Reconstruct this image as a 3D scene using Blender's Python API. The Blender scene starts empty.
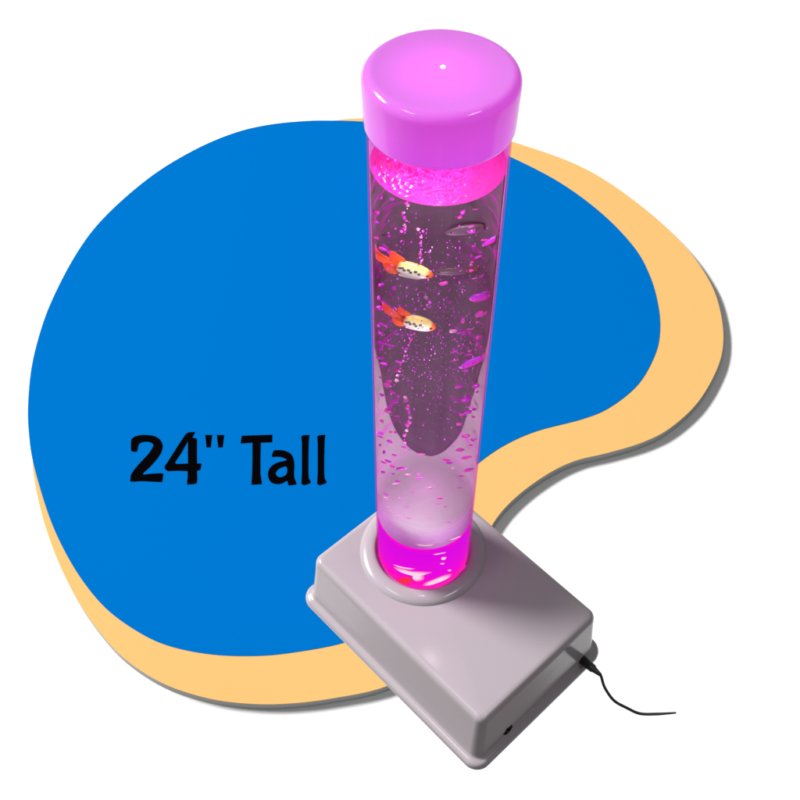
import bpy, bmesh, math, random
from math import sin, cos, pi, sqrt, atan2, radians
from mathutils import Vector, Matrix
from mathutils.geometry import tessellate_polygon

random.seed(11)
SC = bpy.context.scene
COL = SC.collection

# ------------------------------------------------------------------ camera
F, CX, CY = 1040.68, 408.80, 416.44            # focal length and centre in photo pixels
AZ, EL, ROLL = -0.79985, 0.89198, 0.01603
EYE = Vector((0.37435, -0.38607, 0.95398))
D = Vector((cos(EL)*sin(AZ), cos(EL)*cos(AZ), -sin(EL)))
R0 = Vector((cos(AZ), -sin(AZ), 0)); U0 = R0.cross(D)
RX = R0*cos(ROLL) + U0*sin(ROLL)
UX = -R0*sin(ROLL) + U0*cos(ROLL)
TOW = Vector((-sin(AZ), -cos(AZ), 0))          # horizontal, towards the viewer
ZED = Vector((0, 0, 1))

cam = bpy.data.cameras.new('camera'); cam_o = bpy.data.objects.new('camera', cam); COL.objects.link(cam_o)
cam.sensor_width = 36; cam.lens = 36*F/800
cam.shift_x = -(CX-400)/800; cam.shift_y = (CY-400)/800
cam.clip_start = 0.01; cam.clip_end = 200
B = -D
cam_o.matrix_world = Matrix(((RX.x, UX.x, B.x, EYE.x), (RX.y, UX.y, B.y, EYE.y), (RX.z, UX.z, B.z, EYE.z), (0, 0, 0, 1)))
SC.camera = cam_o


def ray(px, py):
    return (D + RX*((px-CX)/F) - UX*((py-CY)/F)).normalized()


def on_z(px, py, z):
    v = ray(px, py); return EYE + v*((z-EYE.z)/v.z)


def on_plane(px, py, off):
    """point on the upright plane that faces the viewer, 'off' metres in front of the tube's axis"""
    v = ray(px, py); return EYE + v*((off-EYE.dot(TOW))/v.dot(TOW))


def on_cyl(px, py, r, far=False):
    v = ray(px, py)
    a = v.x*v.x+v.y*v.y; b = EYE.x*v.x+EYE.y*v.y; c = EYE.x**2+EYE.y**2-r*r
    q = sqrt(max(b*b-a*c, 0)); t = (-b+q)/a if far else (-b-q)/a
    return EYE+v*t


def px_size(p):
    return (p-EYE).dot(D)/F


# ------------------------------------------------------------------ helpers
def mat(name):
    m = bpy.data.materials.new(name); m.use_nodes = True
    nt = m.node_tree; nt.nodes.clear()
    out = nt.nodes.new('ShaderNodeOutputMaterial')
    return m, nt, out


def principled(name, col, rough=.5, spec=.5, bump=0, scale=400, vary=0, coat=0, stretch=None):
    m, nt, out = mat(name)
    b = nt.nodes.new('ShaderNodeBsdfPrincipled')
    b.inputs['Base Color'].default_value = (*col, 1); b.inputs['Roughness'].default_value = rough
    b.inputs['Specular IOR Level'].default_value = spec
    b.inputs['Coat Weight'].default_value = coat; b.inputs['Coat Roughness'].default_value = .08
    nt.links.new(b.outputs[0], out.inputs[0])
    tc = nt.nodes.new('ShaderNodeTexCoord')
    if bump:
        n = nt.nodes.new('ShaderNodeTexNoise'); n.inputs['Scale'].default_value = scale; n.inputs['Detail'].default_value = 3
        nt.links.new(tc.outputs['Object'], n.inputs['Vector'])
        bp = nt.nodes.new('ShaderNodeBump'); bp.inputs['Strength'].default_value = bump; bp.inputs['Distance'].default_value = .0005
        nt.links.new(n.outputs['Fac'], bp.inputs['Height']); nt.links.new(bp.outputs[0], b.inputs['Normal'])
    if vary:
        n = nt.nodes.new('ShaderNodeTexNoise'); n.inputs['Scale'].default_value = 14; n.inputs['Detail'].default_value = 4
        if stretch:
            mp = nt.nodes.new('ShaderNodeMapping'); mp.inputs['Scale'].default_value = stretch
            nt.links.new(tc.outputs['Object'], mp.inputs[0]); nt.links.new(mp.outputs[0], n.inputs['Vector'])
        else: nt.links.new(tc.outputs['Object'], n.inputs['Vector'])
        mx = nt.nodes.new('ShaderNodeMixRGB')
        mx.inputs[1].default_value = (*[c*(1-vary) for c in col], 1); mx.inputs[2].default_value = (*[min(1, c*(1+vary)) for c in col], 1)
        nt.links.new(n.outputs['Fac'], mx.inputs[0]); nt.links.new(mx.outputs[0], b.inputs['Base Color'])
    return m


def emitter(name, col, s):
    m, nt, out = mat(name); e = nt.nodes.new('ShaderNodeEmission')
    e.inputs[0].default_value = (*col, 1); e.inputs[1].default_value = s
    nt.links.new(e.outputs[0], out.inputs[0]); return m


def thin(name, dif, tra, mix, gloss=0, rough=.3):
    """a translucent plastic: part diffuse, part letting light through"""
    m, nt, out = mat(name)
    a = nt.nodes.new('ShaderNodeBsdfDiffuse'); a.inputs[0].default_value = (*dif, 1)
    b = nt.nodes.new('ShaderNodeBsdfTranslucent'); b.inputs[0].default_value = (*tra, 1)
    x = nt.nodes.new('ShaderNodeMixShader'); x.inputs[0].default_value = mix
    nt.links.new(a.outputs[0], x.inputs[1]); nt.links.new(b.outputs[0], x.inputs[2])
    last = x
    if gloss:
        g = nt.nodes.new('ShaderNodeBsdfGlossy'); g.inputs['Roughness'].default_value = rough
        g.inputs[0].default_value = (1, 1, 1, 1)
        f = nt.nodes.new('ShaderNodeFresnel'); f.inputs[0].default_value = 1.45
        y = nt.nodes.new('ShaderNodeMixShader')
        if gloss < 1:
            mm = nt.nodes.new('ShaderNodeMath'); mm.operation = 'MULTIPLY'; mm.inputs[1].default_value = gloss
            nt.links.new(f.outputs[0], mm.inputs[0]); nt.links.new(mm.outputs[0], y.inputs[0])
        else:
            nt.links.new(f.outputs[0], y.inputs[0])
        nt.links.new(x.outputs[0], y.inputs[1]); nt.links.new(g.outputs[0], y.inputs[2]); last = y
    nt.links.new(last.outputs[0], out.inputs[0]); return m


def clear(name, absorb, density, emit=None, es=0):
    m, nt, out = mat(name)
    t = nt.nodes.new('ShaderNodeBsdfTransparent'); t.inputs[0].default_value = (1, 1, 1, 1)
    nt.links.new(t.outputs[0], out.inputs['Surface'])
    v = nt.nodes.new('ShaderNodeVolumeAbsorption'); v.inputs[0].default_value = (*absorb, 1); v.inputs[1].default_value = density
    last = v
    if emit:
        e = nt.nodes.new('ShaderNodeEmission'); e.inputs[0].default_value = (*emit, 1); e.inputs[1].default_value = es
        s = nt.nodes.new('ShaderNodeAddShader'); nt.links.new(v.outputs[0], s.inputs[0]); nt.links.new(e.outputs[0], s.inputs[1]); last = s
    nt.links.new(last.outputs[0], out.inputs['Volume']); return m


def mesh_obj(name, bm, m, parent=None, smooth=True, loc=None):
    me = bpy.data.meshes.new(name)
    bmesh.ops.recalc_face_normals(bm, faces=bm.faces)
    bm.to_mesh(me); bm.free()
    for x in (m if isinstance(m, (list, tuple)) else [m]): me.materials.append(x)
    if smooth:
        for p in me.polygons: p.use_smooth = True
    o = bpy.data.objects.new(name, me); COL.objects.link(o)
    if parent: o.parent = parent
    if loc: o.location = loc
    return o


def tag(o, label=None, cat=None, group=None, kind=None):
    for k, v in (('label', label), ('category', cat), ('group', group), ('kind', kind)):
        if v: o[k] = v
    return o


def empty(name, loc=(0, 0, 0)):
    o = bpy.data.objects.new(name, None); COL.objects.link(o); o.location = loc; o.empty_display_size = .02
    return o


def loft(bm, rings, closed_u=True, cap0=False, cap1=False):
    vs = [[bm.verts.new(p) for p in r] for r in rings]
    n = len(vs[0])
    for a, b in zip(vs, vs[1:]):
        for i in range(n if closed_u else n-1):
            j = (i+1) % n
            bm.faces.new((a[i], a[j], b[j], b[i]))
    if cap0: bm.faces.new(list(reversed(vs[0])))
    if cap1: bm.faces.new(vs[-1])
    return vs


def lathe(bm, prof, n=96, cap0=False, cap1=False, a0=0.0):
    return loft(bm, [[(r*cos(a0+2*pi*i/n), r*sin(a0+2*pi*i/n), z) for i in range(n)] for r, z in prof], True, cap0, cap1)


def arc_prof(cx, cz, rad, a, b, n=8):
    return [(cx+rad*cos(radians(a+(b-a)*i/n)), cz+rad*sin(radians(a+(b-a)*i/n))) for i in range(n+1)]


def rrect(x0, x1, y0, y1, rad, z, n=8):
    pts = []
    for cx, cy, a in ((x1-rad, y1-rad, 0), (x0+rad, y1-rad, 90), (x0+rad, y0+rad, 180), (x1-rad, y0+rad, 270)):
        for i in range(n+1):
            t = radians(a+90*i/n); pts.append((cx+rad*cos(t), cy+rad*sin(t), z))
    return pts


def catmull(pts, sub=6, closed=True):
    out = []; n = len(pts)
    rng = range(n) if closed else range(n-1)
    for i in rng:
        if closed: p = [Vector(pts[(i+k-1) % n]) for k in range(4)]
        else: p = [Vector(pts[min(max(i+k-1, 0), n-1)]) for k in range(4)]
        for s in range(sub):
            t = s/sub
            out.append(.5*((2*p[1])+(-p[0]+p[2])*t+(2*p[0]-5*p[1]+4*p[2]-p[3])*t*t+(-p[0]+3*p[1]-3*p[2]+p[3])*t**3))
    if not closed: out.append(Vector(pts[-1]))
    return out


def tube_along(bm, pts, rads, n=12, caps=True):
    pts = [Vector(p) for p in pts]; rings = []
    for i, p in enumerate(pts):
        t = (pts[min(i+1, len(pts)-1)]-pts[max(i-1, 0)]).normalized()
        s = t.cross(ZED); s = s.normalized() if s.length > 1e-4 else Vector((1, 0, 0)); u = s.cross(t)
        rr = rads[i] if isinstance(rads, (list, tuple)) else rads
        rings.append([p+(s*cos(2*pi*k/n)+u*sin(2*pi*k/n))*rr for k in range(n)])
    loft(bm, rings, True, caps, caps)


def slab(bm, loops, z0, z1, bevel=0.0):
    """a flat sheet: outer loop plus hole loops (xy pairs), from z0 up to z1"""
    polys = [[Vector((p[0], p[1], 0)) for p in L] for L in loops]
    tris = tessellate_polygon(polys)
    flat = [p for L in polys for p in L]
    top = [bm.verts.new((p.x, p.y, z1)) for p in flat]; bot = [bm.verts.new((p.x, p.y, z0)) for p in flat]
    for t in tris:
        bm.faces.new([top[i] for i in t]); bm.faces.new([bot[i] for i in reversed(t)])
    k = 0
    for L in polys:
        n = len(L)
        for i in range(n):
            j = (i+1) % n
            bm.faces.new((bot[k+i], bot[k+j], top[k+j], top[k+i]))
        k += n


def painted_caustics(m, shader_type, amount, lo, hi):
    """caustic light put into the colour as magenta streaks, thickest towards the two sides of the tube's back wall"""
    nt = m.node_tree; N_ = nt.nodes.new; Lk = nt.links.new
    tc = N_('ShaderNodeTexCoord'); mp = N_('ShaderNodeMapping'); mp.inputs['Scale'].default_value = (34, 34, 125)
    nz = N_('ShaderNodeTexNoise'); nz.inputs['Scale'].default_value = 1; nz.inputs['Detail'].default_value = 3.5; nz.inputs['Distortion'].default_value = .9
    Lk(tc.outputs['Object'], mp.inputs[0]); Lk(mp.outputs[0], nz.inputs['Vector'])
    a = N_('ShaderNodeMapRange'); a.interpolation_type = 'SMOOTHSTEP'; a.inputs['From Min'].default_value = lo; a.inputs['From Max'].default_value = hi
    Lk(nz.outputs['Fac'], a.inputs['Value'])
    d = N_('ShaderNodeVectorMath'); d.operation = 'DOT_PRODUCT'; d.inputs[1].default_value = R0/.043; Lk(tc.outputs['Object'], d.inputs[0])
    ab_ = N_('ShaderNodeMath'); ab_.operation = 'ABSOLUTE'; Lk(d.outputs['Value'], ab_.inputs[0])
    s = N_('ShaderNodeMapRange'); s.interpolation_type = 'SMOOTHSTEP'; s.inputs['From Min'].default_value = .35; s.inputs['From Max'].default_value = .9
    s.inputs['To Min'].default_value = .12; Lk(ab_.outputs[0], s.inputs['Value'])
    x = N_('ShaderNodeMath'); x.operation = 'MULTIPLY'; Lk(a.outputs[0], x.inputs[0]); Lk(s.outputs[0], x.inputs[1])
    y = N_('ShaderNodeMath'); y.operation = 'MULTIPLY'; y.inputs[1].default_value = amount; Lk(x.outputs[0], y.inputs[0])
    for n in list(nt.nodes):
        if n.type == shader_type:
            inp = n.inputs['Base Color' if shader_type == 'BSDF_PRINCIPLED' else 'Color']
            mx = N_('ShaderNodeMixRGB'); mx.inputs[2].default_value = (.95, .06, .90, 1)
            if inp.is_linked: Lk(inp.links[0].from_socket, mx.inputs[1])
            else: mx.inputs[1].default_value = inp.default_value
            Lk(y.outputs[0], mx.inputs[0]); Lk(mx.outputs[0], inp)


# ------------------------------------------------------------------ setting
ZF = -0.75                                      # the lamp stands on an added glass table above the white floor
AMB, KEY = .31, 1.97                            # ambient and key light on a level surface (over pi)
E = AMB+KEY

# white paper sweep; dark floor added past its near edge, unseen, to cut bounce light
floor_m = principled('bounce_cut_grey', (.16, .155, .15), .7, .2, bump=.1, scale=300)
bm = bmesh.new()
S = 14
vs = [bm.verts.new(p) for p in ((-S, -S, ZF-.004), (S, -S, ZF-.004), (S, S, ZF-.004), (-S, S, ZF-.004))]; bm.faces.new(vs)
tag(mesh_obj('floor', bm, floor_m, smooth=False), kind='structure')
paper_m = principled('white_paper', (.51, .51, .51), .9, .05, bump=.1, scale=300)
near = min(on_z(x, 815, ZF).dot(-TOW) for x in (-20, 820))-.10
bm = bmesh.new()
LW = [R0*a-TOW*b for a, b in ((-6, near), (6, near), (6, 9), (-6, 9))]
slab(bm, [[(p.x, p.y) for p in LW]], ZF-.0035, ZF)
tag(mesh_obj('paper_backdrop', bm, paper_m, smooth=False), 'plain white paper backdrop under the blue and orange boards', 'backdrop')

BLUE = [(200,147),(160,170),(125,197.5),(95,227.5),(72.5,260),(52,300),(40,332.5),(31.5,367.5),(28,405),(28.8,432.5),(33,462),
        (46,507.5),(60,542),(80,577),(105,607.5),(135,630),(166,645),(206,653.7),(247.5,656),(289,653),(347,641.7),
        (392,620),(422,585),(438,540),(450,503),(463,480),(478,463.5),(505,445),(537,431),(582.5,419),(610.5,407),(638.5,384),(655,355),
        (660,332),(658.4,306),(650,276),(634,247),(602,213.5),(560,182.5),(513,158),(478,144),(440,132),(400,124.5),(360,121.3),(330,120.5),(305,121),(270,124.5),(237,132)]
ORANGE = [(330,121),(361,118.2),(420,119),(470,129),(518,143.5),(566,160),(605,180),(650,213),(686,247.5),(710,282),(720.5,312),(723.3,342),
          (717,369),(698,402),(670,428),(642,442.5),(607,453),(575.5,460.7),(547.5,474),(516,497),(493,523.5),(478,560),(466,610),(440,655),
          (388,685.6),(330,698.7),(281,704),(240,703),(202.5,697),(161,682.5),(125,659),(100,632.5),(77.5,600),(57.5,560),(42,515),(33,470),
          (34,440),(34,405),(38,367),(46,334),(58,302),(78,263),(100,232),(130,202),(164,175),(203,152),(239,137),(272,129.5),(305,125)]
T_OR, T_BL = .0200, .0007


def flat_outline(px, z): return [(p.x, p.y) for p in (on_z(x, y, z) for x, y in px)]


def smooth2(pts, sub=6): return [(v.x, v.y) for v in catmull([(x, y, 0) for x, y in pts], sub)]


orange_m = principled('orange_card', (1.0/E, .604/E, .216/E), 1, 0)
core_m = principled('shadow_grey', (.30, .31, .31), .95, 0, bump=.6, scale=900)  # drop shadow put into the grey of the board's visible edge
blue_m = principled('blue_card', (.0, .188/E, .645/E), 1, 0)
ink_m = principled('black_ink', (.001, .0008, .0012), 1, 0)

zt = ZF+T_OR
loop = smooth2(flat_outline(ORANGE, zt))
ob = empty('orange_board', (0, 0, 0))
tag(ob, 'pale orange kidney-shaped board lying beneath the blue one', 'board')
bm = bmesh.new(); slab(bm, [loop], zt-.0012, zt); mesh_obj('face_sheet', bm, orange_m, ob, False)
bm = bmesh.new(); slab(bm, [loop], ZF+.0005, zt-.0012); mesh_obj('shadow_core', bm, core_m, ob, False)

zb_ = zt+T_BL
loop = smooth2(flat_outline(BLUE, zb_))
bb = empty('blue_board', (0, 0, 0))
tag(bb, 'bright blue kidney-shaped sheet with black lettering on the orange board', 'board')
bm = bmesh.new(); slab(bm, [loop], zt+.0002, zb_); mesh_obj('sheet', bm, blue_m, bb, False)

A = lambda P: [(125+x/7.273, 425+y/7.273) for x, y in P]
Bq = lambda P: [(235+x/7.273, 425+y/7.273) for x, y in P]
GLYPH = [
    [A([(45,187),(43,140),(47,103),(75,82),(110,74),(150,71),(215,80),(256,108),(273,150),(262,200),(225,255),(175,310),(128,357),(200,353),(272,351),(276,365),(270,408),(250,414),(190,411),(120,408),(42,411),(40,390),(43,362),(70,320),(115,268),(165,215),(195,172),(205,148),(196,132),(175,124),(150,121),(112,129),(96,150),(87,190),(66,193)])],
    [A([(289,318),(287,300),(310,268),(375,165),(440,67),(460,53),(510,50),(500,70),(489,92),(515,95),(523,105),(522,200),(523,280),(552,278),(555,287),(546,326),(523,332),(525,390),(521,422),(500,429),(455,433),(450,424),(455,380),(455,335),(380,332),(310,335)]),
     A([(457,117),(410,200),(362,272),(372,282),(457,280)])],
    [A([(583,72),(633,72),(628,118),(623,162),(592,163),(588,118)])],
    [A([(667,72),(720,72),(715,118),(710,162),(678,163),(672,118)])],
    [Bq([(50,77),(150,74),(271,70),(270,125),(187,128),(184,240),(184,350),(195,424),(190,430),(122,434),(119,426),(124,350),(126,240),(126,128),(42,134),(40,127)])],
    [Bq([(269,231),(275,197),(292,183),(350,184),(400,204),(423,240),(431,290),(429,370),(446,424),(437,433),(395,439),(385,431),(378,405),(340,425),(300,429),(262,416),(242,382),(241,342),(258,306),(300,276),(372,256),(365,244),(330,232),(295,230)]),
     Bq([(374,303),(330,312),(302,334),(296,355),(313,376),(345,376),(376,353)])],
    [Bq([(481,82),(500,73),(541,72),(536,110),(533,240),(533,350),(536,385),(551,415),(541,425),(500,438),(482,427),(486,350),(486,240),(486,130)])],
    [Bq([(597,82),(615,73),(656,70),(651,110),(648,240),(648,350),(651,385),(666,415),(656,425),(615,438),(597,429),(601,350),(601,240),(601,130)])],
]
zi = zb_+.0006
for k, g in enumerate(GLYPH):
    loops = [flat_outline(L, zi) for L in g]
    if k in (0, 5): loops = [smooth2(L, 3) for L in loops]
    bm = bmesh.new(); slab(bm, loops, zb_+.0001, zi); mesh_obj('letter', bm, ink_m, bb, False)

# ------------------------------------------------------------------ added glass table, keeps the lamp's shadow out of view
glass_m = clear('table_glass', (.55, .85, .78), 2.0)
tab = empty('added_glass_table', (.15, 0, ZF)); tag(tab, 'clear glass tabletop added to keep the lamp shadow out of view', 'table')
q = [Vector((-.070, -.080, 0)), Vector((-.070, .078, 0)), Vector((.62, .60, 0)), Vector((.75, .10, 0)), Vector((.62, -.62, 0)), Vector((.12, -.55, 0))]
bm = bmesh.new(); slab(bm, [[(p.x-.15, p.y) for p in q]], .7420, .7497); mesh_obj('tabletop', bm, glass_m, tab, False)
steel_m = principled('steel', (.55, .55, .57), .3, .5)
for x, y in ((.58, -.55), (.70, .08), (.16, -.50)):
    bm = bmesh.new(); tube_along(bm, [(x-.15, y, .001), (x-.15, y, .741)], .012, 20); mesh_obj('leg', bm, steel_m, tab)

# ------------------------------------------------------------------ the lamp
lamp = empty('bubble_lamp', (0, 0, 0))
tag(lamp, 'bubble tube lamp glowing magenta on grey plastic base with pink cap', 'lamp')
X0, X1, Y0, Y1, ZB = -.06605, .16202, -.08467, .07101, .07995
RT = .045
plastic_m = principled('grey_plastic', (.236, .208, .227), .18, .26, bump=.05, scale=250, vary=.03)
prof = [(.0124, .0), (.0130, .0018), (.0130, .0055), (.0124, .0080), (.0111, .0096), (.0094, .0103), (.0078, .0107), (.0066, .0118), (.0060, .0145), (.0046, .032), (.0026, .052),
        (.0012, .069), (.0008, .0740), (.0000, .0768), (-.0014, .0787), (-.0034, .0797), (-.006, ZB)]
bm = bmesh.new()
rings = [rrect(X0-o, X1+o, Y0-o, Y1+o, max(.0085+.5*o, .004), z, 10) for o, z in prof]
vs = loft(bm, rings, True, True, False)
rad = .0455; n = len(vs[-1])
hole = []
for v in vs[-1]:
    a = atan2(v.co.y, v.co.x); hole.append(bm.verts.new((rad*cos(a), rad*sin(a), ZB)))
for i in range(n):
    j = (i+1) % n; bm.faces.new((vs[-1][i], vs[-1][j], hole[j], hole[i]))
housing = mesh_obj('housing', bm, plastic_m, lamp)

bm = bmesh.new()
cp = [(.0620, ZB-.0004), (.0613, ZB+.0005), (.0605, ZB+.0016), (.0590, ZB+.0029), (.0565, ZB+.0041), (.0535, ZB+.0050), (.0505, ZB+.0054), (.0482, ZB+.0053), (.0468, ZB+.0046), (.0458, ZB+.0034), (.0452, ZB+.0020)]
lathe(bm, cp, 128); mesh_obj('collar', bm, plastic_m, housing)

# sockets in the side that faces right
def on_x(px, py, x):
    v = ray(px, py); return EYE+v*((x-EYE.x)/v.x)


black_m = principled('black_plastic', (.012, .011, .011), .4, .4)
hole_m = principled('dark_hole', (.004, .004, .004), .9, .1)
FX = X1+.0030


def socket(name, c, r0, parent):
    bm = bmesh.new()
    pr = [(r0*1.25, -.0012), (r0*1.25, .0006), (r0*1.1, .0012), (r0*.95, .0009), (r0*.85, -.0008), (.0004, -.0009)]
    lathe(bm, pr, 32, False, True)
    bm.transform(Matrix.Translation(c) @ Matrix.Rotation(pi/2, 4, 'Y'))
    return mesh_obj(name, bm, hole_m, parent)


sw = on_x(507.5, 730, X1+.0052); jk = on_x(580, 657.5, X1+.0030)
bm = bmesh.new()
lathe(bm, [(.0050, -.001), (.0050, .0010), (.0043, .0016), (.0030, .0011), (.0024, -.0006), (.0003, -.0008)], 32, False, True)
for a in range(3):                                # small ragged star of the screw recess
    t = a*pi/3+.3
    w = Vector((cos(t), sin(t), 0))*.0064; s = Vector((-sin(t), cos(t), 0))*.0011
    f = [bm.verts.new(p) for p in (w+s+ZED*.0009, w-s+ZED*.0009, -w-s+ZED*.0009, -w+s+ZED*.0009)]; bm.faces.new(f)
    f2 = [bm.verts.new(v.co-ZED*.002) for v in f]; bm.faces.new(f2)
    for i in range(4): bm.faces.new((f[i], f[(i+1) % 4], f2[(i+1) % 4], f2[i]))
bm.transform(Matrix.Translation(sw) @ Matrix.Rotation(pi/2, 4, 'Y'))
mesh_obj('button', bm, hole_m, housing)
socket('power_socket', jk, .0052, housing)

# cord and plug
cord = empty('power_cord', jk); tag(cord, 'thin black power cord plugged into the right side of the grey base', 'cord')
tip = on_plane(600.5, 674.5, 0); 
e1 = on_x(600.5, 675, FX+.028)
bm = bmesh.new()
p0 = jk+Vector((.0015, 0, 0))
pl = [p0, p0.lerp(e1, .12), p0.lerp(e1, .5), p0.lerp(e1, .62), p0.lerp(e1, .64), p0.lerp(e1, 1)]
tube_along(bm, [p-jk for p in pl], [.0044, .0048, .0043, .0040, .0033, .0017], 20)
mesh_obj('plug', bm, black_m, cord)
cr = .00125
zs = [e1.z*.93, e1.z*.72, e1.z*.42, .006, cr, cr, cr]
pxs = [(601.5,677.5),(605,688),(614,700.5),(627,708),(640,713.6),(657,714),(676,712.8)]
cp_ = [e1]+[on_z(x, y, z) for (x, y), z in zip(pxs, zs)]
cps = catmull(cp_, 8, False)
bm = bmesh.new(); tube_along(bm, [p-jk for p in cps], [cr*(1.15 if i < len(cps)-9 else 1.15-.06*(i-len(cps)+9)) for i in range(len(cps))], 12); mesh_obj('cable', bm, black_m, cord)

# tube
ZC = .5736
tube_m = clear('clear_acrylic', (.60, .45, .60), 90, (1, .07, .55), 20)  # magenta emission stands in for the glow along the tube's edges
bm = bmesh.new()
ri = .0438
lathe(bm, [(ri, ZB-.02), (RT, ZB-.02), (RT, ZC+.012), (ri, ZC+.012), (ri, ZB-.02)], 160)
bmesh.ops.remove_doubles(bm, verts=bm.verts, dist=1e-6)
mesh_obj('tube', bm, tube_m, lamp)

# added sheet round the back of the tube, coloured as the view through it
ab = atan2(-TOW.y, -TOW.x)
rs = .0434
ZW = on_cyl(437, 204, .0415).z                    # water level
ZP = on_cyl(424, 547, .0415).z                    # top of the lit foot
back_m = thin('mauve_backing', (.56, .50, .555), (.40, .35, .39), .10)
bm = bmesh.new()
painted_caustics(back_m, 'BSDF_DIFFUSE', .75, .52, .66)
N = 72


def scoop_z(x, y):
    """the floor of the water rises towards the back of the tube"""
    t = (max(-.45, min(1, -(x*TOW.x+y*TOW.y)/.0433))+.45)/1.45
    return ZP-.0002+.012*(1-sqrt(max(0, 1-t*t)))


cols = []
for i in range(N+1):
    a = ab+radians(-97+194*i/N); zl = scoop_z(.0433*cos(a), .0433*sin(a))-.0006
    cols.append([(rs*cos(a), rs*sin(a), zl+(ZC+.008-zl)*k/24) for k in range(25)])
loft(bm, cols, False)
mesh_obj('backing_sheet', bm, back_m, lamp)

# added dark panel for the dark view refracted through the tube
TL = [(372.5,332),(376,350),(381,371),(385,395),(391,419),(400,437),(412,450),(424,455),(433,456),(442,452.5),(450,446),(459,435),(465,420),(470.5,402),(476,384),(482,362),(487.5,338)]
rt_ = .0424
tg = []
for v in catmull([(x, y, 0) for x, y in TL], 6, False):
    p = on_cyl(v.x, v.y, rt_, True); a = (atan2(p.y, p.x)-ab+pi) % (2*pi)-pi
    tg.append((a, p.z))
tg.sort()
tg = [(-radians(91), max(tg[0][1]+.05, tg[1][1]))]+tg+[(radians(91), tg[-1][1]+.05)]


def tz(a):
    for (a0, z0), (a1, z1) in zip(tg, tg[1:]):
        if a0 <= a <= a1: return z0+(z1-z0)*(a-a0)/max(a1-a0, 1e-6)
    return tg[-1][1]


dark_m = principled('refracted_dark', (.265, .235, .285), .75, .1, vary=.30, stretch=(6, 6, .5))
painted_caustics(dark_m, 'BSDF_PRINCIPLED', .95, .53, .68)
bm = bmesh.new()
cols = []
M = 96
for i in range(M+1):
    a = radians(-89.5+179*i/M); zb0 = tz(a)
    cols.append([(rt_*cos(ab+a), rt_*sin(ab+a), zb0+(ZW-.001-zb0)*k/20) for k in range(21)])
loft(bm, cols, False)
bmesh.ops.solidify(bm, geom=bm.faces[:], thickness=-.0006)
mesh_obj('refracted_panel', bm, dark_m, lamp)

# rippled water surface
water_m, nt, out = mat('water_top')
a_ = nt.nodes.new('ShaderNodeBsdfDiffuse'); a_.inputs[0].default_value = (.90, .02, .36, 1)
b_ = nt.nodes.new('ShaderNodeBsdfTranslucent'); b_.inputs[0].default_value = (.9, .10, .6, 1)
m1 = nt.nodes.new('ShaderNodeMixShader'); m1.inputs[0].default_value = .4
g_ = nt.nodes.new('ShaderNodeBsdfGlossy'); g_.inputs['Roughness'].default_value = .07; g_.inputs[0].default_value = (1, .85, .95, 1)
m2 = nt.nodes.new('ShaderNodeMixShader'); m2.inputs[0].default_value = .07
nt.links.new(a_.outputs[0], m1.inputs[1]); nt.links.new(b_.outputs[0], m1.inputs[2]); nt.links.new(m1.outputs[0], m2.inputs[1]); nt.links.new(g_.outputs[0], m2.inputs[2]); nt.links.new(m2.outputs[0], out.inputs[0])
bm = bmesh.new()
rc = on_cyl(440, 190, .0415); rc = on_z(437, 196, ZW)
wv = [(random.uniform(-.035, .035), random.uniform(-.035, .035), random.uniform(900, 1900), random.uniform(0, 6), random.uniform(.3, .9)) for _ in range(9)]


def ripple(x, y):
    h = 0; damp = min(1, max(0, (.0432-sqrt(x*x+y*y))/.004))
    for cx, cy, k, ph, am in wv:
        d = sqrt((x-cx)**2+(y-cy)**2); h += am*sin(k*d+ph)*math.exp(-d*30)
    d = sqrt((x-rc.x)**2+(y-rc.y)**2); h += .5*sin(1500*d)*math.exp(-d*60)
    return h*damp*.0012


NR, NA = 64, 160
rings = []
for i in range(1, NR+1):
    r = .0432*i/NR
    rings.append([(r*cos(2*pi*k/NA), r*sin(2*pi*k/NA), ZW+ripple(r*cos(2*pi*k/NA), r*sin(2*pi*k/NA))) for k in range(NA)])
loft(bm, rings, True, True, False)
mesh_obj('water_surface', bm, water_m, lamp)

# lit foot inside the tube
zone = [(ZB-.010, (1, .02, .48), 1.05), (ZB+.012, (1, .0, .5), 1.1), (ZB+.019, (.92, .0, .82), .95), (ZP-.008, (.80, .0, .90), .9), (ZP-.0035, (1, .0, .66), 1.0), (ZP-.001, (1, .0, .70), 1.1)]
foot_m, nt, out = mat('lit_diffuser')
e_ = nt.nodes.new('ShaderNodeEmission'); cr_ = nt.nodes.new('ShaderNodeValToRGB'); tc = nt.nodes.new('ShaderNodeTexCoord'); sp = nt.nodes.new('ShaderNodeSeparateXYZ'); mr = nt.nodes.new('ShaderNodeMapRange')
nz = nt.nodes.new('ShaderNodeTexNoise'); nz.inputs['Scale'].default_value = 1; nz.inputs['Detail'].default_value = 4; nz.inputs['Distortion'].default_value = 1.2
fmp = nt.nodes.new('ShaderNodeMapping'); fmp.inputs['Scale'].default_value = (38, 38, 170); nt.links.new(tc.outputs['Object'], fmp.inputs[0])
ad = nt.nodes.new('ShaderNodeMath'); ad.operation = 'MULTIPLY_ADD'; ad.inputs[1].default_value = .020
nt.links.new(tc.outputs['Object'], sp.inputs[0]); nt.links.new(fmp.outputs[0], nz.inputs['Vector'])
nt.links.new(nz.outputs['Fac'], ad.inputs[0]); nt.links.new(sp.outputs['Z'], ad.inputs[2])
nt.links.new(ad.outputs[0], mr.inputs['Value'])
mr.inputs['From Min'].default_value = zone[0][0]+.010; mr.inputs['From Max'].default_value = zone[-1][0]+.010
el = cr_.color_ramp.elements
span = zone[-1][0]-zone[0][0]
while len(el) < len(zone): el.new(.5)
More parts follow.
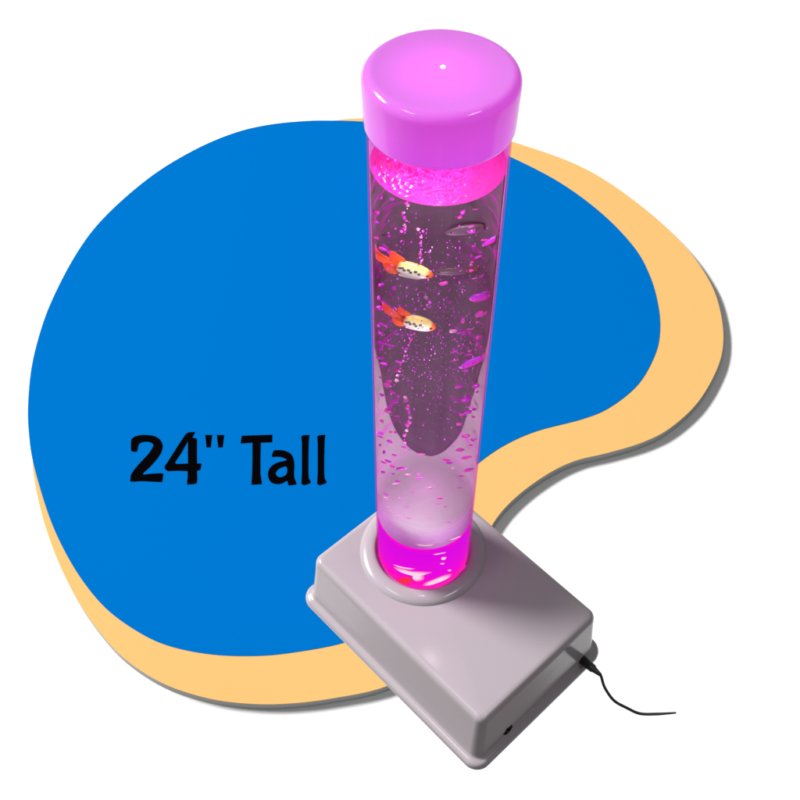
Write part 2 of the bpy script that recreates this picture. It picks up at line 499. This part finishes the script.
for e, (z, c, s) in zip(el, zone): e.position = (z-zone[0][0])/span; e.color = (*[x*s for x in c], 1)
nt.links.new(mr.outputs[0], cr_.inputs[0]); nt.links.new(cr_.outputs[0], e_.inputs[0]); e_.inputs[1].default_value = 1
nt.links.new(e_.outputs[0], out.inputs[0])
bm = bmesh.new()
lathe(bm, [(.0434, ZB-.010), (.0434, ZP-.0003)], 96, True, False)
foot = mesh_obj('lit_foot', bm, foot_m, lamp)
bm = bmesh.new()
NRR, NAA = 44, 120
rows = []
for i in range(1, NRR+1):
    q = .0433*sin(pi/2*i/NRR); row = []
    for k in range(NAA):
        x, y = q*cos(2*pi*k/NAA), q*sin(2*pi*k/NAA)
        row.append((x, y, scoop_z(x, y)+.0004*sin(q*700+2*sin(3*2*pi*k/NAA))*(1-i/NRR)))
    rows.append(row)
loft(bm, rows, True, True, False)
mesh_obj('scoop', bm, thin('pale_scoop', (.56, .49, .555), (.4, .35, .39), .10), foot)


for z0, z1, dens in ((.0004, .011, 42), (.0112, .026, 20), (.0262, .050, 7)):  # added milky layers that scatter the LED glow low in the water
    m, nt, out = mat('glow_water'); v = nt.nodes.new('ShaderNodeVolumeScatter')
    v.inputs['Color'].default_value = (.95, .40, .93, 1); v.inputs['Density'].default_value = dens
    nt.links.new(v.outputs[0], out.inputs['Volume'])
    bm = bmesh.new()
    rw = []
    for zz, cap_ in ((z0, 0), (z1, 1)):
        for q in ((.0002, .0428) if not cap_ else (.0428, .0002)): rw.append((q, ZP+zz))
    lathe(bm, rw, 96, True, True); mesh_obj('glow_water', bm, m, lamp)


# water glow painted as a band on the tube front, fading upwards in streaks
m, nt, out = mat('glow_band')
df = nt.nodes.new('ShaderNodeBsdfDiffuse'); df.inputs[0].default_value = (.36, .22, .42, 1)
tl = nt.nodes.new('ShaderNodeBsdfTranslucent'); tl.inputs[0].default_value = (.78, .28, .84, 1)
m1 = nt.nodes.new('ShaderNodeMixShader'); m1.inputs[0].default_value = .55
tp = nt.nodes.new('ShaderNodeBsdfTransparent'); m2 = nt.nodes.new('ShaderNodeMixShader')
nt.links.new(df.outputs[0], m1.inputs[1]); nt.links.new(tl.outputs[0], m1.inputs[2]); nt.links.new(tp.outputs[0], m2.inputs[1]); nt.links.new(m1.outputs[0], m2.inputs[2])
tc = nt.nodes.new('ShaderNodeTexCoord'); mp = nt.nodes.new('ShaderNodeMapping'); mp.inputs['Scale'].default_value = (22, 22, 120)
nz = nt.nodes.new('ShaderNodeTexNoise'); nz.inputs['Scale'].default_value = 1; nz.inputs['Detail'].default_value = 3; nz.inputs['Distortion'].default_value = .6
sp = nt.nodes.new('ShaderNodeSeparateXYZ'); fd = nt.nodes.new('ShaderNodeMapRange'); fd.interpolation_type = 'SMOOTHSTEP'
fd.inputs['From Min'].default_value = ZP-.002; fd.inputs['From Max'].default_value = ZP+.058; fd.inputs['To Min'].default_value = 1.0; fd.inputs['To Max'].default_value = -.28
ma = nt.nodes.new('ShaderNodeMath'); ma.operation = 'MULTIPLY_ADD'; ma.inputs[1].default_value = .62; ma.use_clamp = True
sb = nt.nodes.new('ShaderNodeMath'); sb.operation = 'ADD'; sb.inputs[1].default_value = -.30; sb.use_clamp = True
nt.links.new(tc.outputs['Object'], mp.inputs[0]); nt.links.new(mp.outputs[0], nz.inputs['Vector']); nt.links.new(tc.outputs['Object'], sp.inputs[0]); nt.links.new(sp.outputs['Z'], fd.inputs['Value'])
ma.use_clamp = False
nt.links.new(nz.outputs['Fac'], ma.inputs[0]); nt.links.new(fd.outputs[0], ma.inputs[2]); nt.links.new(ma.outputs[0], sb.inputs[0]); nt.links.new(sb.outputs[0], m2.inputs[0]); nt.links.new(m2.outputs[0], out.inputs[0])
bm = bmesh.new()
af = ab+pi
loft(bm, [[(.0436*cos(af+radians(-100+200*i/80)), .0436*sin(af+radians(-100+200*i/80)), z) for i in range(81)] for z in [ZP-.0004+.056*k/10 for k in range(11)]], False)
mesh_obj('glow_band', bm, m, lamp)


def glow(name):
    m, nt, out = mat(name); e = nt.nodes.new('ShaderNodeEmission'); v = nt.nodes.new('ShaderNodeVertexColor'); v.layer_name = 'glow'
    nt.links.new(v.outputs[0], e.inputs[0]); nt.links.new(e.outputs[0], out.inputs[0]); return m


led_glint_m = glow('led_glint_white'); red_m = glow('led_red')


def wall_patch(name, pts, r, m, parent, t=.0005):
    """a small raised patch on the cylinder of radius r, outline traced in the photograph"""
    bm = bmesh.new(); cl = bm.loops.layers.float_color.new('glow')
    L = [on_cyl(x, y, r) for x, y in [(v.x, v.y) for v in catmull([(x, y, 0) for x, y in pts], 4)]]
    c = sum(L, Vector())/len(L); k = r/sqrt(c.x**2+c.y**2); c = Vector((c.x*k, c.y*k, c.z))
    hot = (1, .78, .86) if m is led_glint_m else (1, .03, .02)
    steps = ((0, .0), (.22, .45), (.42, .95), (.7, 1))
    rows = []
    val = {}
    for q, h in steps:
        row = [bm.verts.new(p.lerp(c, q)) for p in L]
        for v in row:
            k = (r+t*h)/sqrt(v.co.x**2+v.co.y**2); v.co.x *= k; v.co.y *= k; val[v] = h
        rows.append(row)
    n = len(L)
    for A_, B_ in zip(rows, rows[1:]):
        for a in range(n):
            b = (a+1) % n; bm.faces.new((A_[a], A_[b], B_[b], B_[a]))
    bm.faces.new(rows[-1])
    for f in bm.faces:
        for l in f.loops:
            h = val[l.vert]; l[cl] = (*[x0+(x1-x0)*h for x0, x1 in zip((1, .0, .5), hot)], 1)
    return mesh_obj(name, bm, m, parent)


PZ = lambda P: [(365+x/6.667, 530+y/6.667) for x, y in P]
wall_patch('led_and_glint', PZ([(185,245),(240,250),(300,270),(370,275),(450,280),(400,300),(395,330),(350,345),(320,330),(330,310),(270,290),(225,272)]), .0435, led_glint_m, foot)
wall_patch('led_and_glint', PZ([(395,352),(450,330),(520,302),(575,290),(570,312),(500,348),(430,370),(385,372)]), .0435, led_glint_m, foot)
wall_patch('led_and_glint', PZ([(205,325),(250,310),(300,310),(330,325),(310,355),(265,362),(225,350)]), .0435, red_m, foot)
wall_patch('led_and_glint', PZ([(505,188),(520,178),(545,180),(535,196),(512,200)]), .0435, led_glint_m, foot)

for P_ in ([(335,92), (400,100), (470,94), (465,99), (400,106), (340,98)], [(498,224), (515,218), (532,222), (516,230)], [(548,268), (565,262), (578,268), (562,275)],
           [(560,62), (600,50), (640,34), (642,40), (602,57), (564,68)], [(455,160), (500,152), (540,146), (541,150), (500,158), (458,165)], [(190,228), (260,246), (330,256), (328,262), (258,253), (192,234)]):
    wall_patch('led_and_glint', PZ(P_), .0435, led_glint_m, foot)  # glints on the foot painted as thin glowing strips, no LEDs there

# cap
cap_m, nt, out = mat('pink_cap')
a_ = nt.nodes.new('ShaderNodeBsdfDiffuse'); a_.inputs[0].default_value = (.25, .125, .30, 1)
b_ = nt.nodes.new('ShaderNodeBsdfTranslucent'); b_.inputs[0].default_value = (.80, .34, 1, 1)
m1 = nt.nodes.new('ShaderNodeMixShader'); m1.inputs[0].default_value = .4
g_ = nt.nodes.new('ShaderNodeBsdfGlossy'); g_.inputs['Roughness'].default_value = .09
f_ = nt.nodes.new('ShaderNodeFresnel'); f_.inputs[0].default_value = 1.4
m2 = nt.nodes.new('ShaderNodeMixShader')
nt.links.new(a_.outputs[0], m1.inputs[1]); nt.links.new(b_.outputs[0], m1.inputs[2]); nt.links.new(f_.outputs[0], m2.inputs[0]); nt.links.new(m1.outputs[0], m2.inputs[1]); nt.links.new(g_.outputs[0], m2.inputs[2]); nt.links.new(m2.outputs[0], out.inputs[0])
H = .61
bm = bmesh.new()
cpf = [(.0456, ZC+.0004), (.0461, ZC), (.0465, ZC+.0004), (.0467, ZC+.002), (.0469, ZC+.010), (.0473, ZC+.022)]+arc_prof(.0474-.0066, H-.0066, .0066, 0, 90, 10)+[(.0385, H-.0002), (.030, H-.0006), (.012, H-.0008), (.0018, H-.0008)]
lathe(bm, cpf, 128, False, True)
cap = mesh_obj('cap', bm, cap_m, lamp)
bm = bmesh.new()
pc = on_z(443, 66, H)
lathe(bm, [(.0018, H-.0012), (.0018, H-.0004), (.0012, H+.0002), (.0003, H+.0004)], 24, False, True)
bm.transform(Matrix.Translation((pc.x, pc.y, 0)))
mesh_obj('light_tip', bm, emitter('tip_light', (1, .86, .70), 1.2), cap)

# ------------------------------------------------------------------ fish
fish_m, nt, out = mat('painted_fish')
b = nt.nodes.new('ShaderNodeBsdfPrincipled'); at = nt.nodes.new('ShaderNodeVertexColor'); at.layer_name = 'paint'
nt.links.new(at.outputs[0], b.inputs['Base Color']); b.inputs['Roughness'].default_value = .35
nt.links.new(b.outputs[0], out.inputs[0])
eye_m = principled('fish_eye', (.10, .03, .01), .2, .6)


def lerp3(a, b, t): t = max(0, min(1, t)); return tuple(x+(y-x)*t for x, y in zip(a, b))


SPOTS = [(.13, .00), (.30, -.02), (.49, .03), (.20, -.22), (.38, -.24), (.60, -.18), (.07, -.18)]


def paint_goldfish(u, w, kind):
    wh, ye, orr, red, gr = (.98, .95, .86), (.98, .90, .25), (.95, .22, .01), (.92, .07, .005), (.55, .80, .25)
    c = lerp3(wh, ye, (w+.35)*.9)
    c = lerp3(c, gr, .45*max(0, 1-abs(w+.05)*3.2)*(1 if .05 < u < .75 else 0))
    c = lerp3(c, orr, (.10-u)*9); c = lerp3(c, orr, (u-.76)*9); c = lerp3(c, red, (u-.86)*7) if w > -.5 else c
    for su, sw_ in SPOTS:
        if ((u-su)/.048)**2+((w-sw_-.2)/.19)**2 < 1: c = (.03, .11, .08)
    return c


def make_fish(name, nose, tailroot, thick, hgt, paint, fin, belly, tails, label, group, kind):
    tw = .30 if kind == 'gold' else .08
    """body from tailroot to nose (world points); tails = list of fin outlines in (u, w) of the body length"""
    ax = nose-tailroot; L = ax.length; ax.normalize()
    side = ax.cross(ZED).normalized(); up = side.cross(ax).normalized()
    if side.dot(TOW) < 0: side = -side
    MX = Matrix((( ax.x, side.x, up.x), (ax.y, side.y, up.y), (ax.z, side.z, up.z)))
    root = empty(name, (tailroot+nose)/2)
    tag(root, label, 'fish', group)
    mid = (tailroot+nose)/2

    def P(u, s, w):
        p = MX @ Vector((u*L-L/2, s, w)); g = p+mid; q = sqrt(g.x**2+g.y**2)
        if q > .0412: p.x = g.x*.0412/q-mid.x; p.y = g.y*.0412/q-mid.y
        return p
    bm = bmesh.new(); cl = bm.loops.layers.float_color.new('paint')
    NU, NV = 60, 64
    rings = []; info = {}
    for i in range(NU+1):
        u = i/NU
        e = max(0, 1-((u-.46)/.56)**2)**.62 if u > .46 else (tw+(1-tw)*sqrt(max(0, 1-((.46-u)/.52)**2)))*(1 if u > 0 else 1)
        e = max(e, .05)
        drop = -.04*hgt*(u-.4)**2
        rings.append([P(u, thick*.5*e*cos(2*pi*k/NV), hgt*.5*e*sin(2*pi*k/NV)+drop) for k in range(NV)])
    vs = loft(bm, rings, True, True, True)
    for i, r in enumerate(vs):
        for k, v in enumerate(r): info[v] = (i/NU, sin(2*pi*k/NV))
    for f in bm.faces:
        for l in f.loops: l[cl] = (*paint(*info[l.vert], kind), 1)
    mesh_obj('body', bm, fish_m, root)

    def finmesh(nm, outline, c0, c1, t):
        bm = bmesh.new(); cl = bm.loops.layers.float_color.new('paint')
        pts = [(v.x, v.y) for v in catmull([(u, w, 0) for u, w in outline], 4)]
        tris = tessellate_polygon([[Vector((u, w, 0)) for u, w in pts]])
        A_ = [bm.verts.new(P(u, t*.5, w*L)) for u, w in pts]; B_ = [bm.verts.new(P(u, -t*.5, w*L)) for u, w in pts]
        for q in tris: bm.faces.new([A_[i] for i in q]); bm.faces.new([B_[i] for i in reversed(q)])
        n = len(pts)
        for i in range(n): bm.faces.new((A_[i], A_[(i+1) % n], B_[(i+1) % n], B_[i]))
        um = min(u for u, w in pts); uM = max(u for u, w in pts)
        idx = {v: k for k, v in enumerate(A_)}; idx.update({v: k for k, v in enumerate(B_)})
        for f in bm.faces:
            for l in f.loops:
                u = pts[idx[l.vert]][0]; l[cl] = (*lerp3(c0, c1, (u-um)/(uM-um+1e-6)), 1)
        mesh_obj(nm, bm, fish_m, root, False)
    for nm, o, c0, c1 in tails: finmesh(nm, o, c0, c1, thick*.16)
    bm = bmesh.new(); bmesh.ops.create_icosphere(bm, subdivisions=2, radius=hgt*.085)
    bm.transform(Matrix.Translation(P(.84, thick*.5*.62, hgt*.02)))
    mesh_obj('eye', bm, eye_m, root)
    return root


OR1, OR2, WHT = (.98, .055, .003), (.98, .20, .008), (.95, .92, .88)
GOLD = [('tail', [(.05, .14), (-.12, .13), (-.35, .19), (-.60, .30), (-.80, .36), (-.74, .20), (-.60, .05), (-.36, -.04), (-.12, -.10), (.05, -.12)], OR1, OR2),
        ('dorsal_fin', [(.16, .14), (.10, .26), (-.10, .33), (-.28, .39), (-.31, .26), (-.22, .10), (-.02, .0)], OR1, OR2),
        ('anal_fin', [(.14, -.12), (-.05, .02), (-.26, .0), (-.34, -.10), (-.24, -.24), (-.10, -.32), (.08, -.28)], OR1, OR2),
        ('belly_fin', [(.16, -.15), (.30, -.13), (.75, -.13), (.70, -.24), (.45, -.29), (.16, -.30), (.22, -.22)], WHT, WHT)]
GOLD1 = [('tail', [(.05, .14), (-.12, .13), (-.35, .15), (-.60, .24), (-.84, .40), (-.86, .22), (-.66, .03), (-.40, -.05), (-.12, -.10), (.05, -.12)], OR1, OR2)]+GOLD[1:]


def fish_at(nose, tail, off, w_px, label, group=None, paint=paint_goldfish, fins=GOLD, kind='gold', tf=.55, off2=None):
    if paint is not paint_goldfish: kind = 'slim'
    a, b = on_plane(*nose, off), on_plane(*tail, off if off2 is None else off2)
    s = px_size((a+b)/2)
    return make_fish('fish', a, b, w_px*s*tf*1.15, w_px*s*1.15, paint, None, None, fins, label, group, kind)


fish_at((433, 276), (397, 265), .010, 15, 'upper of two orange and white toy fish, its long tail touching the tube wall', fins=GOLD1)
fish_at((435.5, 328), (404, 319), .010, 15.5, 'lower of two orange and white toy fish, in the middle of the tube')


def paint_dull(u, w, kind):
    c = lerp3((.15, .085, .17), (.14, .115, .13), (w+.3)*2)
    c = lerp3(c, (.36, .12, .42), (-.45-w)*3); return lerp3(c, (.22, .06, .02), (.1-u)*5)


def paint_pink(u, w, kind):
    return lerp3((.95, .03, .75), (.55, .04, .85), (w+.2)*1.2)


DULL = [('tail', [(.02, .08), (-.2, .14), (-.38, .20), (-.34, .02), (-.2, -.06), (.0, -.08)], (.28, .07, .03), (.20, .06, .05))]
PINKT = [('tail', [(.02, .06), (-.18, .05), (-.42, .20), (-.62, .40), (-.50, .08), (-.2, -.08), (.0, -.08)], (.98, .04, .45), (.95, .03, .75))]
fish_at((445, 233), (484, 227), -.022, 11, 'faint greyish fish high in the dark water, close under the cap', paint=paint_dull, fins=[], tf=.4)
fish_at((434, 272), (466, 271), -.022, 9, 'faint purple-bellied fish just right of the upper orange fish', paint=paint_dull, fins=DULL, tf=.4)
fish_at((482, 246), (500, 235.5), -.004, 5.5, 'magenta lit fish at the right wall, uppermost of the three pink ones', paint=paint_pink, fins=PINKT[:0], tf=.6)
fish_at((469, 299), (487.5, 296), -.004, 9, 'magenta lit fish with raised red tail at the right wall', paint=paint_pink, fins=PINKT, tf=.5)
fish_at((460, 368), (482, 357.5), -.002, 8, 'magenta lit fish at the right wall, lowest of the three pink ones', paint=paint_pink, fins=PINKT, tf=.5)

# ------------------------------------------------------------------ bubbles
bub_pink = thin('bubble_pink', (1, .12, .75), (1, .14, .88), .5, 1, .12)
bub_purple = thin('bubble_purple', (.88, .07, .95), (.9, .09, 1), .5, 1, .12)
bub_pale = thin('bubble_pale', (.95, .55, .85), (1, .5, .9), .6, 1, .15)
protos = {}


def bubble(px, py, w, h, tilt, off, m, label, group):
    c = on_plane(px, py, off)
    lim = .0400
    rr = sqrt(c.x**2+c.y**2)
    if rr > lim:
        s = c.dot(R0); c = c - R0*(s - math.copysign(sqrt(max(lim*lim-off*off, 0)), s))
    s = px_size(c)*.92
    key = (m.name, random.randrange(5))
    if key not in protos:
        bm = bmesh.new(); bmesh.ops.create_icosphere(bm, subdivisions=3, radius=.5)
        k = key[1]
        for v in bm.verts: v.co *= 1+.10*sin(5*v.co.x+3+k*2)*cos(6*v.co.z+k)+.05*sin(8*v.co.x+k)
        me = bpy.data.meshes.new('bubble'); bm.to_mesh(me); bm.free(); me.materials.append(m)
        for p in me.polygons: p.use_smooth = True
        protos[key] = me
    o = bpy.data.objects.new('bubble', protos[key]); COL.objects.link(o)
    t = radians(tilt)
    ax = R0*cos(t)+ZED*sin(t)*1.15; ax.normalize(); up = (ZED-ax*ax.z).normalized(); sd = ax.cross(up)
    o.matrix_world = Matrix.Translation(c) @ Matrix(((ax.x, sd.x, up.x), (ax.y, sd.y, up.y), (ax.z, sd.z, up.z))).to_4x4() @ Matrix.Diagonal((w*s, min(w, h)*s, h*s*1.15, 1))
    tag(o, label, 'bubble', group)
    return o


G1, L1 = 'drop-shaped bubbles down the right side', 'drop-shaped magenta bubble in the column down the right side of the tube'
for x, y, w, h, t in ((463,212,7,4,50),(460,217,6,4,20),(474,246,5,2,5),(478,257,9,2.5,25),(472,262,5,2,20),(480,314,11,6,25),(489,313,7,2,65),(463,321,5,5,0),(478,322,5,2,10),(470,329,8,1.6,3),
                      (479,337,8,5,20),(477,344,3,7,0),(470,351,5,2,0),(476,386,9,4.5,22),(466,399,11,6,18),(468,412,9,4,15),(473,417,5,2.5,20),(459,424,7,3.5,5),(466,436,10,3.6,18),(460,450,10,3.8,12),
                      (446,460,10,3,-8),(449,463,8,2.6,10),(466,457.5,12,3.4,15),(468,470,13,3.6,26),(461,476,7,2,12),(478,440,3,5,60),(480,392,4,2,30),(471,445,5,2.5,25)):
    bubble(x, y, w, h, t, random.uniform(-.012, .008), bub_pink if random.random() < .6 else bub_purple, L1, G1)
random.seed(5)
for k in range(26):
    yy = random.uniform(205, 445); bubble(random.gauss(474-(yy-205)*.035, 8), yy, random.uniform(3, 9), random.uniform(1.4, 3.2), random.uniform(0, 30), random.uniform(-.02, .01), random.choice((bub_pink, bub_purple)), L1, G1)
G2, L2 = 'pale glinting bubbles in the clear lower water', 'pale pink glinting bubble in the clear water under the dark refracted view'
for x, y, w, h, t in ((430,488,7,3,5),(434,486,3,2,0),(413,491.5,5,2,0),(407,506,7,3,5),(388,507,6,2.5,15),(447,512.5,8,3.4,10),(452,524,10,2.2,16),(445,527.5,10,1.8,12),(428,517,5,2.5,0),(398,531,4,4,0),(456,529,6,2.5,15),(386,498,6,2.5,-20),(393,500,4,2,0),(468,521,5,3,20),(441,543,7,1.5,5)):
    bubble(x, y, w, h, t, random.uniform(0, .02), bub_pale, L2, G2)
for k in range(22):
    yy = random.uniform(465, 535); bubble(random.uniform(384, 466), yy, random.uniform(3, 9), random.uniform(1.2, 2.4), random.uniform(-15, 20), random.uniform(0, .03), random.choice((bub_pale, bub_pink)), L2, G2)
G3, L3 = 'short chain of bubbles rising left of centre', 'tiny pink bubble in the chains rising left of the tube centre'
chains = [((407,203),(404,214),(405,226),(403,232)), ((420,228),(421,240),(420,252),(421,262)), ((413,333),(408,345),(404,358),(400,372),(397,380)), ((404,398),(408,408),(410,418),(407,428),(404,440),(405,452)), ((426,296),(428,303),(425,310))]
for ch in chains:
    for v in catmull([(x, y, 0) for x, y in ch], 4, False):
        w = random.choice((1.6, 2, 2.4, 3, 3.6))
        bubble(v.x+random.gauss(0, .9), v.y+random.gauss(0, .7), w*1.25, w, random.uniform(-20, 20), random.uniform(.0, .02), random.choice((bub_pink, bub_purple, bub_pink, bub_pale)), L3, G3)
G4, L4 = 'streaky bubbles clinging along the left wall', 'purple streak-like bubble clinging along the left wall of the tube'
for x, y, w, h, t in ((392,199,6,4,30),(381,197,5,5,20),(375,213,8,3,-30),(376,222,7,3,-20),(383,249,12,4,-22),(390,252,9,3,-25),(377,276,4,5,0),(380,285,5,3,40),(394,288,7,5,30),(376,298,4,6,0),(380,308,9,5,-25),(384,325,12,3,-35),
                      (380,333,11,4,-40),(381,342,14,4,-25),(390,345,12,3,-15),(378,358,7,3,-10),(384,364,9,3,-15),(387,385,12,5,-12),(389,381,9,3,-5),(398,371,8,3.5,-15),(388,411,9,5,-15),(397,416,6,2,0),(382,421,4,5,30),(380,433,4,8,60),
                      (391,432,5,3,0),(388,461,10,3,-30),(392,466,9,3,-35),(401,468,10,3,5),(393,474,6,2,-20),(398,481,7,2.5,-10),(384,452,4,5,0),(383,472,6,3,-15),(386,494,9,2.5,-40),(378,445,3,4,0)):
    bubble(x, y, w*.9, h*.9, t, random.uniform(-.008, .012), bub_purple if random.random() < .65 else bub_pink, L4, G4)
for k in range(34):
    yy = random.uniform(205, 470); bubble(random.gauss(383+(yy-205)*.03, 7), yy, random.uniform(3, 10), random.uniform(1.4, 3.4), random.uniform(-40, 5), random.uniform(-.02, .01), random.choice((bub_purple, bub_purple, bub_pink)), L4, G4)
G5, L5 = 'single bright bubbles near the tube axis', None
for x, y, w, h, t, lab in ((443.5,283.5,10,4.5,15,'bright magenta bubble just below the faint purple-bellied fish'), (453,331,9,4,8,'bright pinkish white bubble right of the lower orange fish'), (421,454,9,1.6,-2,'thin magenta bubble lying along the bottom edge of the dark refracted view')):
    bubble(x, y, w, h, t, .012, bub_pink if x < 445 else bub_pale, lab, None)

bm = bmesh.new()
for i in range(1900):
    yy = random.triangular(205, 455, 330); ed = 60-12*(yy-200)/330
    xc = 437-12*(yy-200)/330
    xx = xc+random.uniform(-1, 1)*ed*.95
    off = random.uniform(-.034, .034)
    c = on_plane(xx, yy, off)
    if sqrt(c.x**2+c.y**2) > .0395 or c.z > ZW-.004 or c.z < ZP+.005: continue
    s = px_size(c)*random.choice((.24, .28, .32, .4, .5, .8))
    bmesh.ops.create_icosphere(bm, subdivisions=1, radius=s, matrix=Matrix.Translation(c) @ Matrix.Diagonal((1, 1, random.choice((1, 1, 1.6, 2.4)), 1)))
tag(mesh_obj('bubble_specks', bm, bub_purple), 'haze of tiny purple bubble specks filling the water in the tube', 'bubbles', kind='stuff')

# ------------------------------------------------------------------ light
w = bpy.data.worlds.new('World'); SC.world = w; w.use_nodes = True
bg = w.node_tree.nodes['Background']; bg.inputs[0].default_value = (1, 1, 1, 1); bg.inputs[1].default_value = AMB


def area(name, pos, target, shape, sx, sy, power, col=(1, 1, 1)):
    l = bpy.data.lights.new(name, 'AREA'); l.shape = shape; l.size = sx
    if shape in ('RECTANGLE', 'ELLIPSE'): l.size_y = sy
    l.energy = power; l.color = col
    o = bpy.data.objects.new(name, l); COL.objects.link(o); o.location = pos
    o.rotation_euler = (Vector(target)-Vector(pos)).to_track_quat('-Z', 'Y').to_euler(); return o


def point(name, pos, power, col, rad):
    l = bpy.data.lights.new(name, 'POINT'); l.energy = power; l.color = col; l.shadow_soft_size = rad
    o = bpy.data.objects.new(name, l); COL.objects.link(o); o.location = pos; return o


DIST, KEL = 24.0, radians(41)
hd = -(R0*.95+TOW*.31); hd.normalize()
cen = on_z(380, 400, ZF)
kp = cen+hd*DIST*cos(KEL)+ZED*DIST*sin(KEL)
# radiance needed on the floor from the key: KEY*pi irradiance = P/(pi*d^2)*sin(el) for a disc seen face on
area('softbox', kp, cen, 'ELLIPSE', 9.0, 4.0, KEY*pi*pi*DIST**2/sin(KEL), (1, .99, .975))
for s in (-1, 1):
    dr = (TOW*cos(radians(66))+R0*s*sin(radians(66)))*cos(radians(62))+ZED*sin(radians(62))
    p = dr*2.2+Vector((0, 0, .3))
    area('ceiling_lamp', p, (0, 0, .3), 'RECTANGLE', .55, .07, 8.0)

for zz, pw in ((ZW-.040, .15), (.385, .055), (.28, .085)):
    point('water_fill', TOW*.034+ZED*zz, pw, (1, .80, .90), .005)  # added unseen fill for fish and bubbles, no LEDs in the water
PINK = (1, .03, .50)
point('base_led', (0, 0, ZP+.040), .050, (1, .50, .95), .02)
point('cap_led', Vector((rc.x*.15, rc.y*.15, ZW+.027)), .072, (.74, .10, 1), .004)
point('cap_led', (0, 0, H-.018), .030, (1, .05, .10), .006)

SC.view_settings.view_transform = 'Standard'; SC.view_settings.look = 'None'
SC.view_settings.exposure = 0; SC.view_settings.gamma = 1
cy = SC.cycles
cy.transparent_max_bounces = 48; cy.max_bounces = 10; cy.diffuse_bounces = 5; cy.glossy_bounces = 4; cy.volume_bounces = 1
cy.sample_clamp_indirect = 4; cy.use_denoising = True
